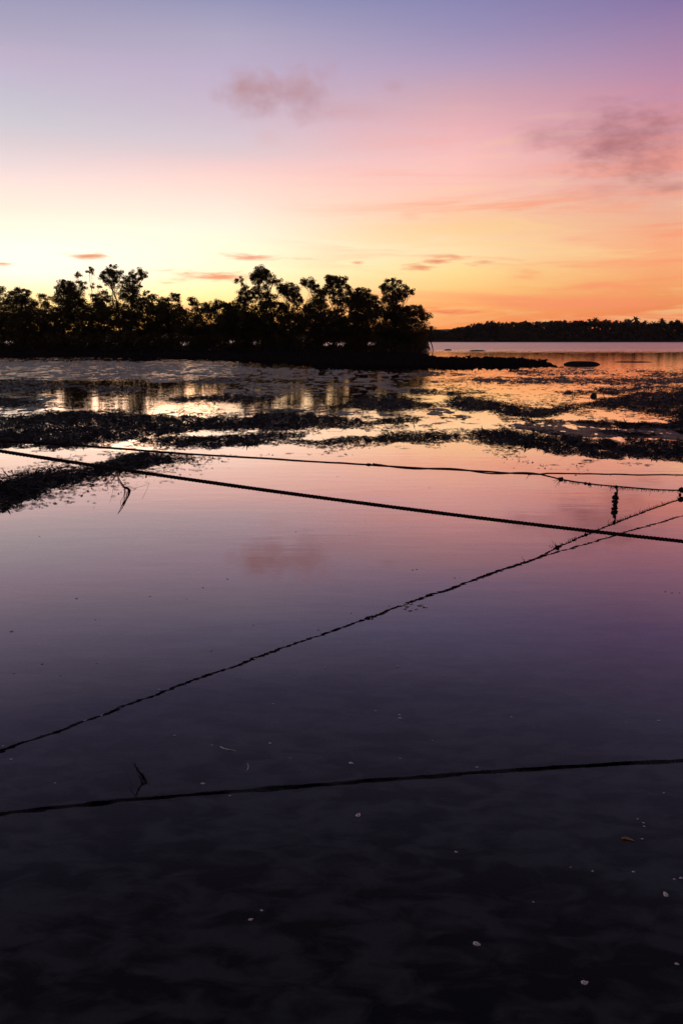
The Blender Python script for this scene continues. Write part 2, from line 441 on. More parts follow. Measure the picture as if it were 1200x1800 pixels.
# outlines of the weed banks that dry out, traced on the photograph and laid down on the ground
BANKS = [
    [(-220, 905), (-220, 860), (0, 850), (60, 834), (130, 826), (200, 809), (260, 802), (322, 806), (260, 818), (195, 830), (120, 848), (60, 863), (30, 880), (0, 897)],
    [(-220, 740), (0, 737), (80, 727), (180, 723), (300, 730), (420, 735), (500, 728), (605, 736), (600, 748), (520, 750), (420, 755), (330, 757), (230, 768), (120, 782), (60, 785), (0, 787), (-220, 800)],
    [(250, 773), (310, 769), (400, 765), (480, 761), (530, 765), (480, 775), (420, 784), (360, 782), (300, 781)],
    [(500, 775), (600, 769), (680, 763), (760, 762), (800, 770), (740, 777), (640, 777), (570, 780)],
    [(835, 762), (880, 756), (950, 768), (1040, 775), (1100, 772), (1200, 775), (1420, 770), (1420, 815), (1200, 808), (1130, 804), (1050, 808), (980, 800), (900, 786), (850, 775)],
    [(580, 708), (640, 700), (720, 702), (752, 712), (680, 720), (600, 718)],
    [(785, 698), (820, 697), (860, 708), (930, 718), (980, 715), (1040, 706), (1090, 694), (1140, 684), (1200, 680), (1420, 676), (1420, 730), (1200, 718), (1120, 718), (1050, 716), (980, 724), (945, 738), (890, 730), (800, 712)],
    [(590, 738), (680, 735), (770, 741), (700, 746), (610, 746)],
    [(1030, 742), (1170, 745), (1200, 738), (1200, 752), (1100, 754)],
    [(890, 737), (930, 734), (972, 739), (940, 743)],
    [(730, 689), (800, 685), (850, 691), (800, 694)],
    [(840, 668), (930, 664), (1060, 662), (1200, 659), (1420, 658), (1420, 676), (1200, 672), (1100, 677), (1000, 673), (900, 674)],
    [(730, 656), (800, 655), (822, 659), (760, 661)],
    [(700, 669), (800, 667), (880, 670), (800, 673)],
    [(895, 651), (960, 647), (1030, 651), (1082, 657), (1000, 659), (920, 657)],
    [(1112, 654), (1180, 651), (1420, 650), (1420, 662), (1200, 662), (1140, 659)],
    [(-220, 668), (0, 668), (90, 672), (150, 678), (90, 686), (0, 690), (-220, 692)],
    [(160, 682), (205, 679), (245, 683), (220, 689), (170, 690)],
    [(320, 666), (420, 667), (430, 673), (350, 675)],
    [(-220, 702), (0, 700), (60, 705), (90, 710), (30, 715), (-220, 716)],
    [(300, 702), (400, 697), (470, 702), (400, 706)],
    [(1060, 758), (1130, 762), (1200, 760), (1200, 766), (1100, 767)],
    [(1140, 724), (1200, 722), (1420, 722), (1420, 735), (1200, 734)],
    [(1000, 690), (1060, 682), (1160, 676), (1200, 676), (1200, 684), (1080, 694)],
]
# firm wet mud, only just awash, that shines with the upper sky
MUD = [
    [(-220, 625), (0, 628), (330, 632), (360, 650), (340, 668), (200, 668), (0, 672), (-220, 674)],
    [(330, 640), (740, 650), (760, 662), (720, 690), (640, 705), (560, 712), (470, 700), (400, 690), (350, 672)],
    [(-220, 690), (0, 690), (110, 695), (60, 735), (0, 740), (-220, 745)],
    [(420, 715), (600, 712), (780, 715), (880, 735), (800, 750), (620, 735), (480, 728)],
    [(-220, 742), (100, 755), (200, 745), (120, 775), (-220, 780)],
    [(820, 740), (1000, 742), (1200, 742), (1420, 740), (1420, 780), (1000, 770)],
]
# the bank the mangroves stand on, and the spit that runs out from it
ISLE = [[(-420, 612), (-420, 628), (0, 627), (150, 627), (330, 631), (500, 638), (640, 647), (735, 647), (760, 646), (880, 646), (962, 643), (955, 634), (850, 630), (760, 629), (740, 624), (700, 618), (400, 613)]]


def poly_field(px, py, poly, ky=4.0):
    """signed distance to a traced outline (positive inside), y counted ky times because the ground is seen edge-on"""
    P = np.array(poly, dtype=float); P[:, 1] *= ky; y = py * ky
    d = np.full(px.shape, 1e9); inside = np.zeros(px.shape, dtype=bool)
    for i in range(len(P)):
        a = P[i]; b = P[(i + 1) % len(P)]; e = b - a
        t = np.clip(((px - a[0]) * e[0] + (y - a[1]) * e[1]) / (e @ e + 1e-9), 0, 1)
        d = np.minimum(d, (px - a[0] - t * e[0]) ** 2 + (y - a[1] - t * e[1]) ** 2)
        c = (a[1] > y) != (b[1] > y)
        inside ^= c & (px < (b[0] - a[0]) * (y - a[1]) / (b[1] - a[1] + 1e-12) + a[0])
    d = np.sqrt(d)
    return np.where(inside, d, -d)


def fields(X, Y):
    px, py = pixel(X, Y)
    band = (py > 600) & (py < 960)
    shape = px.shape
    weed = np.full(shape, -200.0); mud = np.full(shape, -200.0); isle = np.full(shape, -200.0)
    bx, by = px[band], py[band]
    wx, wy = X[band], Y[band]
    for polys, out in ((BANKS, weed), (MUD, mud), (ISLE, isle)):
        acc = np.full(bx.shape, -200.0)
        for p_ in polys:
            x0 = min(q[0] for q in p_) - 90; x1 = max(q[0] for q in p_) + 90; y0 = min(q[1] for q in p_) - 20; y1 = max(q[1] for q in p_) + 20
            s = (bx > x0) & (bx < x1) & (by > y0) & (by < y1)
            if s.any(): acc[s] = np.maximum(acc[s], poly_field(bx[s], by[s], p_))
        out[band] = acc
    n1 = fbm(X * 0.9, Y * 0.55, 5, 3, 0.6); n2 = fbm(X * 6.0, Y * 3.0, 4, 21, 0.62); n3 = fbm(X * 0.25, Y * 0.12, 3, 40)
    n5 = fbm(X * 15.0, Y * 6.0, 3, 55, 0.6)
    w = sstep(-22, 22, weed + n1 * 84 + n2 * 46)
    mu = sstep(-20, 20, mud + n1 * 60 + n3 * 40)
    isl = sstep(-10, 14, isle + n1 * 30 + n2 * 50)
    z = -0.045 + n3 * 0.03 + n2 * 0.006
    clod = fbm(X * 4.5, Y * 1.3, 3, 90, 0.6) * sstep(22, 40, Y)
    z = z + mu * (0.046 + n1 * 0.03 + n2 * 0.05 + clod * 0.16)
    z = np.maximum(z, -0.03 + w * (0.032 + n1 * 0.035 + n2 * 0.10 + n5 * 0.045))
    z = np.maximum(z, -0.03 + isl * (0.15 + n1 * 0.10 + n2 * 0.08))
    # sand ripples and hollows of the bed close in
    near = sstep(12, 5, Y)
    z = z + near * (fbm(X * 3.0, Y * 3.0, 4, 77, 0.6) * 0.03 - 0.015)
    return z, w, weed + n1 * 40, sstep(-26, -4, isle + n1 * 30 + n2 * 50), np.maximum(mu, sstep(14, 26, Y))


def flat_rows():
    ys = np.concatenate([np.array([605, 608, 611, 614, 617, 620]), np.arange(621, 660, 0.45), np.arange(660, 740, 0.6), np.arange(740, 905, 0.9), np.arange(905, 1400, 6), np.arange(1400, 2700, 25)])
    return np.array([ground(600, y)[1] for y in ys])


Yr = flat_rows()
tx = np.linspace(-0.64, 0.64, 980)
GX = np.outer(Yr, tx); GY = np.repeat(Yr[:, None], len(tx), 1)
GX = GX + (tx * 0.6)[None, :]
Z, WEED, WF, BANK, SILT = fields(GX, GY)
edge = np.minimum(sstep(0.64, 0.60, np.abs(tx))[None, :], 1.0) * sstep(280, 150, GY)
Z = Z * edge + (-0.5) * (1 - edge)
nr, nc = GX.shape
idx = np.arange(nr * nc).reshape(nr, nc)
quads = np.stack([idx[:-1, :-1], idx[1:, :-1], idx[1:, 1:], idx[:-1, 1:]], -1).reshape(-1, 4)[:, ::-1]
flat = mesh_obj('mud_flat', np.stack([GX, GY, Z], -1).reshape(-1, 3), quads, MAT['mud'])
flat['kind'] = 'structure'
a = flat.data.attributes.new('weed', 'FLOAT', 'POINT'); a.data.foreach_set('value', WEED.ravel().astype(np.float32))
for nm_, ar_ in (('bank', BANK), ('silt', SILT)):
    a = flat.data.attributes.new(nm_, 'FLOAT', 'POINT'); a.data.foreach_set('value', ar_.ravel().astype(np.float32))

# loose seagrass lying on the banks and drifting off their edges
n = 1200000
px = rng.uniform(-150, 1350, n); py = 900 - 262 * rng.random(n) ** 0.75
G = np.array([0.0]); d0 = (px - 600) / F; d1 = CP + (900 - py) / F * SP; d2 = -SP + (900 - py) / F * CP
tt = -CH / d2; X = d0 * tt; Y = d1 * tt
z, w, wf, bk, mu = fields(X, Y)
keep = rng.random(n) < np.clip(np.where(wf > 0, 0.42, 0.30 * np.exp(wf / 24.0)), 0, 1) * np.where(py > 690, 1.0, 0.55)
keep &= fbm(X * 2.2, Y * 1.2, 3, 61) + 0.5 + w * 0.35 > 0.48
X, Y, z = X[keep], Y[keep], np.maximum(z[keep], 0.0)
k = len(X); ang = rng.uniform(0, np.pi * 2, k); ln = np.exp(rng.normal(-3.3, 0.6, k)) * np.clip(Y / 14, 0.7, 1.7); wd = np.minimum(ln * rng.uniform(0.06, 0.28, k), 0.010); tl = rng.uniform(-0.1, 0.5, k) * (w[keep] > 0.4)
dx = np.stack([np.cos(ang) * np.cos(tl), np.sin(ang) * np.cos(tl), np.sin(tl)], -1) * ln[:, None]
dy = np.stack([-np.sin(ang), np.cos(ang), rng.uniform(-0.3, 0.3, k)], -1) * wd[:, None]
c0 = np.stack([X, Y, z + 0.003], -1)
V = np.stack([c0 - dx * 0.5, c0 + dy + dx * 0.2 + [0, 0, 0.004], c0 + dx * 1.2, c0 - dy + dx * 0.2 + [0, 0, 0.004]], 1).reshape(-1, 3)
V[:, 2] = np.maximum(V[:, 2], 0.002)
tag(mesh_obj('seagrass', V, np.arange(k * 4).reshape(-1, 4), MAT['weed'], smooth=False), 'dark seagrass strewn over the drying banks and along their edges', 'seagrass', kind='stuff')
print('seagrass blades', k, 'flat quads', len(quads))

#@@REST@@
# low dark mounds and stones out on the water
def mound(name, x, y, wpx, hpx, label, mat, cat, lumps=0.25, deep=0.5, group=None):
    c = ground(x, y); r = wpx / F * c[1]; hh = hpx / F * c[1]
    nu, nv = 40, 9
    v = []; f = []
    for i in range(nv):
        ph = (i / (nv - 1)) * math.pi / 2
        for j in range(nu):
            th = j * 2 * math.pi / nu
            k_ = 1 + lumps * (vnoise(np.array([math.cos(th) * 2.2 + 5]), np.array([math.sin(th) * 2.2 + 3 + i * 0.35]), int(x))[0] - 0.5)
            rr = math.cos(ph) ** 0.55 * k_
            v.append((r * rr * math.cos(th), r * deep * rr * math.sin(th), -0.05 + (hh + 0.05) * math.sin(ph) * (1 + 0.3 * lumps * (random.random() - 0.5))))
    for i in range(nv - 1):
        for j in range(nu):
            j2 = (j + 1) % nu; f.append((i * nu + j, i * nu + j2, (i + 1) * nu + j2, (i + 1) * nu + j))
    f.append(tuple((nv - 1) * nu + j for j in range(nu)))
    o = mesh_obj(name, v, f, mat); o.location = c
    return tag(o, label, cat, group)


mound('mud_mound', 1021, 641, 31, 6.0, 'low rounded dark mound in the water just past the end of the spit', MAT['algae'], 'mound')
mound('mud_mound', 787, 616, 6, 2.2, 'small dark hump in the channel close to the mangrove point', MAT['algae'], 'mound')
mound('mud_mound', 838, 617.5, 15, 2.2, 'flat dark hump in the channel, the wider of the two off the point', MAT['algae'], 'mound')
mound('mud_mound', 1112, 636.5, 36, 1.2, 'very thin dark bar in the water beyond the rounded mound', MAT['algae'], 'mound')
mound('stone', 1042.5, 697, 6.0, 5.5, 'single dark round stone in the orange pool among the seagrass banks', MAT['stone'], 'stone', 0.2, 0.9)


# ------------------------------------------------------------------ mangroves
def leaves(centres, radii, per, size, flat=0.75):
    """leaf blades in clumps: a cloud of small pointed faces round each centre"""
    C = np.repeat(np.asarray(centres), per, 0); R = np.repeat(np.asarray(radii), per)
    n_ = len(C)
    d = rng.normal(size=(n_, 3)); d /= np.linalg.norm(d, axis=1)[:, None]
    p_ = C + d * (R * rng.random(n_) ** 0.45)[:, None] * [1, 1, flat]
    u = rng.normal(size=(n_, 3)); u[:, 2] *= 0.7; u /= np.linalg.norm(u, axis=1)[:, None]
    w_ = np.cross(u, rng.normal(size=(n_, 3))); w_ /= np.linalg.norm(w_, axis=1)[:, None] + 1e-9
    s = size * rng.uniform(0.6, 1.3, n_)
    u = u * s[:, None]; w_ = w_ * (s * 0.27)[:, None]
    V = np.stack([p_ - u * 0.5, p_ + w_, p_ + u * 0.55, p_ - w_], 1).reshape(-1, 3)
    return V, np.arange(n_ * 4).reshape(-1, 4)


def limb(g, a, b, r0, r1, bend=0.12, k_=7, sides=5):
    a = np.asarray(a); b = np.asarray(b); L_ = np.linalg.norm(b - a)
    off = rng.normal(size=3) * L_ * bend; off2 = rng.normal(size=3) * L_ * bend * 0.5
    t = np.linspace(0, 1, k_)[:, None]
    pts = a + (b - a) * t + off * np.sin(t * np.pi) + off2 * np.sin(t * 2 * np.pi)
    g.tube(pts, np.linspace(r0, r1, k_), sides)
    return pts


def mangrove(label, base, lobes, Yd=60.0, trunks=1, gap=0.35, roots=6, leaf=0.175, name='mangrove_tree', thin=1.0, dens=1.0):
    """base: photo x of the foot; lobes: (x, y, rx, ry, clumps) of each mass of leaves, in the photo's pixels at distance Yd"""
    Yd = 110 + (Yd - 60) * 2.2
    B = at(base, 615, Yd); B[2] = 0.12
    root = empty(name, B)
    tag(root, label, 'tree', 'mangroves on the tidal bank')
    wood = Geo(); br = Geo()
    cen = []; rad = []
    ppm = F / (Yd * CP)
    tops = sorted(lobes, key=lambda l: l[1])
    foot = np.array([0, 0, -0.12])
    fork = None
    tp = at(tops[0][0], tops[0][1] + tops[0][3] * 0.5, Yd) - B
    h_ = tp[2]
    fork = np.array([tp[0] * 0.35, rng.uniform(-0.4, 0.4), h_ * 0.40])
    r0 = (0.05 + h_ * 0.011) * thin
    spine = limb(wood, foot, fork, r0 * 1.25, r0 * 0.85, 0.05, 8, 7)
    for li, (lx, ly, rx, ry, nc_) in enumerate(lobes):
        c = at(lx, ly, Yd) - B; c[1] += rng.uniform(-1.2, 1.2)
        a_, b_ = rx / ppm, ry / ppm
        start = fork if c[2] > fork[2] else spine[4]
        end = c + np.array([0, 0, -b_ * 0.25])
        main = limb(wood, start, end, r0 * 0.62, r0 * 0.22, 0.07, 9, 6)
        for q in range(int(nc_ * 1.5)):
            for _ in range(40):
                d = rng.uniform(-1, 1, 3)
                if 0.15 < d @ d < 1: break
            depth = max(a_, b_) * 0.9
            e = c + d * [a_, depth, b_]
            cen.append(e); rad.append(rng.uniform(0.30, 0.68) * min(1.0, 0.55 + max(a_, b_) * 0.2))
            if q % 2 == 0 or nc_ < 10:
                s_ = main[rng.integers(3, 9)]
                limb(br, s_, e, r0 * 0.17, 0.010, 0.10, 5, 4)
    V, Fq = leaves(cen, rad, int(66 * dens), leaf)
    wood.build('trunk', MAT['bark'], root)
    br.build('branch', MAT['bark'], root)
    mesh_obj('crown', V, Fq, MAT['leaf'], root, smooth=False)
    for q in range(roots):
        an = q * 2 * math.pi / roots + rng.uniform(-0.3, 0.3); rr = rng.uniform(1.0, 2.2)
        h0 = rng.uniform(0.8, 1.7)
        g = Geo(); t = np.linspace(0, 1, 8)
        g.tube(np.stack([np.cos(an) * rr * t, np.sin(an) * rr * t, h0 * (1 - t ** 2.2) - 0.15 * t], -1), np.linspace(0.05, 0.03, 8), 5)
        g.build('prop_root', MAT['bark'], root)
    return root


mangrove('dense mangrove cut off by the left edge of the picture', 4, [(2, 520, 24, 15, 34), (14, 545, 34, 22, 60), (-10, 572, 40, 26, 70)], 61)
mangrove('narrow dome-topped mangrove, second from the left edge', 37, [(37, 518, 16, 14, 34), (38, 543, 24, 24, 60), (44, 572, 34, 26, 60)], 60)
mangrove('short loose-leaved mangrove in the dip beside the tall dense dome', 74, [(75, 527, 16, 11, 16), (72, 545, 22, 18, 26), (78, 572, 32, 24, 60)], 62)
mangrove('broad dense mangrove dome rising left of the bare slender stems', 116, [(114, 505, 18, 13, 40), (118, 525, 28, 20, 80), (128, 545, 30, 22, 70), (108, 570, 36, 26, 80)], 60)
mangrove('slender nearly bare mangrove with a small tuft, farther from the twin crowns', 142, [(136, 482, 6, 8, 4), (137, 492, 4, 6, 2)], 63, thin=0.4, roots=4)
mangrove('slender nearly bare mangrove with a leafy tip close to the twin crowns', 158, [(163, 479, 7, 8, 6), (151, 505, 9, 9, 9), (160, 500, 3, 8, 2), (171, 500, 4, 9, 2)], 62.5, thin=0.4, roots=4)
mangrove('tall mangrove with an oval crown on a thin stem, left one of the twin tops', 210, [(203, 477, 14, 12, 22), (195, 490, 14, 13, 24), (205, 497, 9, 10, 7), (205, 560, 30, 20, 50)], 61, thin=0.8)
mangrove('tall open-crowned mangrove leaning right, right one of the twin tops', 224, [(244, 483, 15, 11, 16), (232, 500, 18, 16, 32), (224, 515, 16, 18, 30), (238, 525, 18, 14, 20), (228, 545, 26, 18, 40)], 60)
mangrove('spreading low mangrove at the foot of the twin tops', 185, [(180, 525, 20, 14, 24), (170, 548, 28, 20, 60), (188, 538, 22, 18, 36), (165, 572, 36, 26, 80)], 61.5)
mangrove('ragged mangrove sloping down to the right of the twin tops', 262, [(262, 522, 16, 9, 14), (250, 535, 16, 12, 14), (272, 540, 22, 16, 36), (264, 568, 34, 24, 80)], 60)
mangrove('loose mangrove with two small domes before the gap of sky', 298, [(290, 532, 11, 10, 16), (312, 524, 10, 9, 14), (300, 545, 20, 14, 26), (300, 572, 30, 20, 60)], 61, thin=0.8)
mangrove('bare leaning mangrove stems beside the gap of sky', 330, [(318, 540, 5, 10, 3), (326, 552, 6, 8, 2), (330, 580, 24, 12, 30)], 62, thin=0.4, roots=4)
mangrove('low wispy mangrove just right of the gap of sky', 352, [(337, 528, 9, 9, 10), (352, 540, 16, 9, 20), (372, 542, 16, 10, 24), (384, 534, 10, 8, 12), (355, 582, 40, 14, 60)], 60.5, thin=0.8)
mangrove('bushy mangrove sloping up to the tall ragged tree', 395, [(395, 540, 14, 11, 20), (410, 550, 20, 16, 40), (396, 570, 30, 20, 70)], 60)
mangrove('sparse sprig-topped mangrove leaning left of the tall ragged tree', 432, [(421, 492, 9, 8, 4), (428, 505, 9, 7, 5), (432, 520, 14, 14, 26), (428, 545, 26, 20, 60), (425, 572, 36, 24, 80)], 61)
mangrove('tallest mangrove of the middle clump with a ragged knobbly top', 462, [(462, 480, 15, 11, 34), (452, 490, 12, 10, 20), (480, 492, 14, 8, 14), (455, 513, 18, 13, 26), (470, 527, 18, 14, 34), (478, 545, 24, 14, 40), (460, 570, 36, 26, 90)], 60)
mangrove('mangrove with a round dense head right beside the ragged middle top', 510, [(505, 510, 20, 13, 52), (520, 525, 14, 13, 26), (500, 540, 12, 11, 12), (512, 550, 22, 12, 24), (505, 577, 36, 20, 80)], 60.5)
mangrove('mangrove with a single knob of leaves held out to the left', 560, [(540, 496, 13, 9, 20), (552, 508, 10, 9, 12), (562, 522, 14, 14, 36), (556, 545, 24, 20, 70), (552, 572, 34, 24, 90)], 61)
mangrove('square-topped mangrove between the leaning knob and the point', 590, [(584, 492, 13, 10, 30), (600, 495, 10, 9, 16), (582, 508, 15, 10, 26), (606, 510, 16, 10, 20), (596, 525, 16, 12, 24), (592, 550, 20, 12, 16), (590, 580, 34, 20, 80)], 60)
mangrove('lower dense mangrove filling the dip before the open crown of the point', 635, [(636, 517, 16, 10, 30), (624, 530, 22, 16, 60), (640, 545, 24, 20, 70), (652, 528, 14, 10, 20), (632, 575, 36, 24, 100)], 60.5)
mangrove('wide open-crowned mangrove near the end of the point', 695, [(690, 502, 20, 11, 26), (675, 508, 10, 8, 10), (714, 512, 13, 9, 14), (688, 524, 18, 12, 24), (700, 520, 14, 11, 14), (676, 545, 24, 18, 50), (700, 552, 26, 14, 44), (690, 580, 34, 18, 80)], 59)
mangrove('last mangrove at the tip of the point, hanging out over the water', 716, [(726, 545, 16, 10, 22), (748, 556, 13, 7, 10), (735, 548, 12, 9, 12), (722, 572, 16, 14, 12), (745, 585, 14, 9, 7), (757, 580, 8, 7, 4), (712, 590, 24, 16, 40), (738, 600, 12, 8, 10)], 58.5, roots=9)

# dense young growth and root tangle under the trees
n_ = 5400
bx = rng.uniform(-330, 748, n_); yy = rng.uniform(106.5, 124, n_)
XX = (bx - 600) / F * yy * CP
topz = 4.8 + fbm(XX * 0.35, yy * 0.15, 3, 5) * 5.0 - sstep(690, 750, bx) * 1.9
zz = rng.uniform(1.25, 1.0 + topz * 0.95, n_)
lowm = rng.random(n_) < 0.25
zz[lowm] = rng.uniform(0.1, 0.5, lowm.sum())
gapz = fbm(XX * 0.5, yy * 0 + 3.3, 3, 15)
midm = (rng.random(n_) < 0.34) & (gapz > -0.10); zz[midm] = rng.uniform(0.4, 1.4, midm.sum())
V, Fq = leaves(np.stack([XX, yy, zz], -1), np.full(n_, 0.64), 42, 0.27)
tag(mesh_obj('undergrowth', V, Fq, MAT['leaf'], smooth=False), 'dark leafy undergrowth filling the space below the mangroves', 'undergrowth', kind='stuff')
g = Geo()
for i in range(700):
    x_ = rng.uniform(-330, 752); Y_ = rng.uniform(104.5, 122); X_ = (x_ - 600) / F * Y_ * CP
    h0 = rng.uniform(0.5, 1.7); rr = rng.uniform(-1.2, 1.2); t = np.linspace(0, 1, 5)
    g.tube(np.stack([X_ + rr * t ** 1.5, Y_ + rng.uniform(-0.8, 0.8) * t, h0 * (1 - t ** 2) - 0.1 * t], -1), np.linspace(0.05, 0.028, 5), 4)
g.build('root_tangle', MAT['bark'])
tag(bpy.data.objects['root_tangle'], 'tangle of arching prop roots along the foot of the mangroves', 'roots', kind='stuff')
# breathing roots standing in the mud of the bank and the spit
g = Geo()
cand = 0
while cand < 9000:
    x_ = rng.uniform(-200, 962); y_ = 616 + 36 * rng.random() ** 0.8
    p_ = ground(x_, y_)
    cand += 1
    if poly_field(np.array([x_]), np.array([y_]), ISLE[0])[0] < 4: continue
    hh = rng.uniform(0.06, 0.26)
    r_ = 0.022 * p_[1] / 50
    g.add([(p_[0] - r_, p_[1], 0), (p_[0] + r_, p_[1], 0), (p_[0], p_[1] + r_ * 1.5, 0), (p_[0] + rng.normal() * 0.02, p_[1], 0.05 + hh)], [(0, 1, 3), (1, 2, 3), (2, 0, 3)])
tag(g.build('breathing_roots', MAT['bark'], smooth=False), 'short upright breathing roots fringing the bank and the spit', 'roots', kind='stuff')
# the two hanging roots at the tip of the point, built as roots of the last tree
tip = [o for o in bpy.data.objects if o.name.startswith('mangrove_tree')][-1]
last = max((o for o in bpy.data.objects if o.name.startswith('mangrove_tree')), key=lambda o: o.location.x)
for pts in ([(752, 592), (757, 602), (759, 608), (761, 618)], [(742, 598), (738, 606), (740, 612), (737, 618)], [(736, 600), (730, 609), (726, 618)]):
    g = Geo(); P_ = np.array([at(x_, y_, 106.7) for x_, y_ in pts]) - np.array(last.location)
    g.tube(P_, np.linspace(0.09, 0.06, len(P_)), 5); g.build('prop_root', MAT['bark'], last)

# ------------------------------------------------------------------ far shore: wooded land with palms, a fainter headland beyond
def ridge(name, prof, Y0, depth, mat, jitter=0.0):
    v = []; f = []
    for i, (x_, y_) in enumerate(prof):
        p_ = at(x_, y_, Y0 + depth * 0.5); q = at(x_, 600, Y0)
        v += [(q[0], Y0, -0.5), (q[0], Y0 + 2, 0.8), (p_[0], Y0 + depth * 0.5, p_[2]), (p_[0], Y0 + depth, -0.5)]
    for i in range(len(prof) - 1):
        for j in range(3): f.append((i * 4 + j, i * 4 + j + 1, i * 4 + 5 + j, i * 4 + 4 + j))
    o = mesh_obj(name, v, f, mat); o['kind'] = 'structure'; return o


ridge('far_shore', [(560, 596), (640, 594), (740, 592), (800, 590), (900, 586), (1050, 585), (1200, 586), (1500, 586)], 520, 120, MAT['land'])
hx = np.arange(-400, 1500, 6.0)
ridge('headland', [(x_, 579.5 + 2.5 * math.sin(x_ * 0.011 + 1) + 3.5 * float(fbm(np.array([x_ * 0.05]), np.array([0.3]), 4, 9)[0]) + max(0, (300 - x_)) * 0.01) for x_ in hx], 1700, 500, MAT['forest'])

PROF = [(560, 586), (700, 583), (770, 578), (800, 574), (840, 567), (870, 565), (900, 566), (940, 564), (1000, 563), (1045, 561), (1080, 563), (1117, 562), (1150, 564), (1200, 563), (1500, 562)]
px_ = np.array([q[0] for q in PROF]); py_ = np.array([q[1] for q in PROF])
n_ = 5200
bx = rng.uniform(570, 1480, n_); yy = 524 + 70 * rng.random(n_) ** 1.5
XX = (bx - 600) / F * yy * CP
tops = np.interp(bx, px_, py_) + 3.5 - 1.0 - 17 * np.maximum(fbm(bx * 0.06, yy * 0.03, 4, 31, 0.6), -0.2)
topz = CH + yy * np.tan(np.arctan((900 - tops) / F) - PITCH)
zz = 0.6 + (topz - 1.6) * rng.random(n_) ** 0.6
V, Fq = leaves(np.stack([XX, yy, zz], -1), np.full(n_, 1.5), 14, 1.7)
tag(mesh_obj('far_forest', V, Fq, MAT['forest'], smooth=False), 'dark solid wood along the far shore across the channel', 'forest', kind='stuff')


def palm_meshes(seed):
    r_ = np.random.default_rng(seed)
    g = Geo()
    t = np.linspace(0, 1, 7)
    lean = r_.uniform(-0.6, 0.6)
    g.tube(np.stack([lean * t ** 2, 0 * t, t * 10.0], -1), np.linspace(0.22, 0.14, 7), 6)
    c = Geo(); top = np.array([lean, 0, 10.0])
    for i in range(26):
        an = i * 2.4 + r_.uniform(-0.2, 0.2); up = r_.uniform(-0.45, 1.2); L_ = r_.uniform(2.8, 3.9)
        s = np.linspace(0, 1, 6)
        hx_ = np.cos(up) * L_ * s; hz_ = np.sin(up) * L_ * s - 1.5 * s ** 2.2 * L_ / 3
        P_ = top + np.stack([np.cos(an) * hx_, np.sin(an) * hx_, hz_], -1)
        side = np.array([-np.sin(an), np.cos(an), 0]); wv = 0.42 * np.sin(np.pi * (0.12 + 0.86 * s)) + 0.03
        A = P_ + side * wv[:, None] - [0, 0, 0.12] * (wv[:, None] / 0.4); B_ = P_ - side * wv[:, None] - [0, 0, 0.12] * (wv[:, None] / 0.4)
        v = np.concatenate([A, P_, B_])
        c.add(v, [(j, j + 1, 6 + j + 1, 6 + j) for j in range(5)] + [(6 + j, 6 + j + 1, 12 + j + 1, 12 + j) for j in range(5)])
    return g, c


protos = []
PALMS = [(1045, 552, 'twin palm tops standing up together from the far wood, left one'), (1037, 556, None), (1117, 551, 'tallest single palm top of the far wood'), (1165, 555, 'broad palm top right of the tallest one in the far wood'),
         (1193, 557, 'palm top at the right edge of the picture over the far wood'), (921, 560, None), (900, 561, None), (866, 562, None), (838, 565, None), (945, 560, None), (968, 559, None), (990, 559, None), (1010, 558, None),
         (1060, 558, None), (1083, 558, None), (1098, 557, None), (1132, 558, None), (1148, 560, None), (1180, 559, None), (812, 571, None), (882, 563, None), (932, 562, None), (956, 561, None), (1022, 559, None), (1071, 560, None), (852, 564, None), (1225, 556, None), (1262, 558, None)]
for i in range(4): protos.append(palm_meshes(50 + i))
pm = []; palms = []
for i, (x_, y_, lab) in enumerate(PALMS):
    Yp = 521.5 + (i * 7 % 11) * 0.6
    tp = at(x_, y_, Yp); s = (tp[2] - 1.0) / 12.4
    root = empty('coconut_palm', (tp[0], Yp, 0.6)); root.scale = (1, 1, 1)
    if i < 4:
        t_ = protos[i][0].build('trunk', MAT['bark'], root); c_ = protos[i][1].build('crown', MAT['palm'], root, smooth=False); pm.append((t_.data, c_.data))
    else:
        t_ = bpy.data.objects.new('trunk', pm[i % 4][0]); c_ = bpy.data.objects.new('crown', pm[i % 4][1])
        for q in (t_, c_): col.objects.link(q); q.parent = root
    root.rotation_euler = (0, 0, i * 1.9); root.scale = (max(0.8, s ** 0.5), max(0.8, s ** 0.5), s)
    root['seen_x'] = x_
    palms.append((x_, root, lab))
visible = sorted(palms, key=lambda q: q[0])
for i, (x_, root, lab) in enumerate(visible):
    del root['seen_x']
    tag(root, lab or 'small palm top in the far wood, %s palm from its left end' % nth(i + 1), 'palm', 'palms along the far shore')

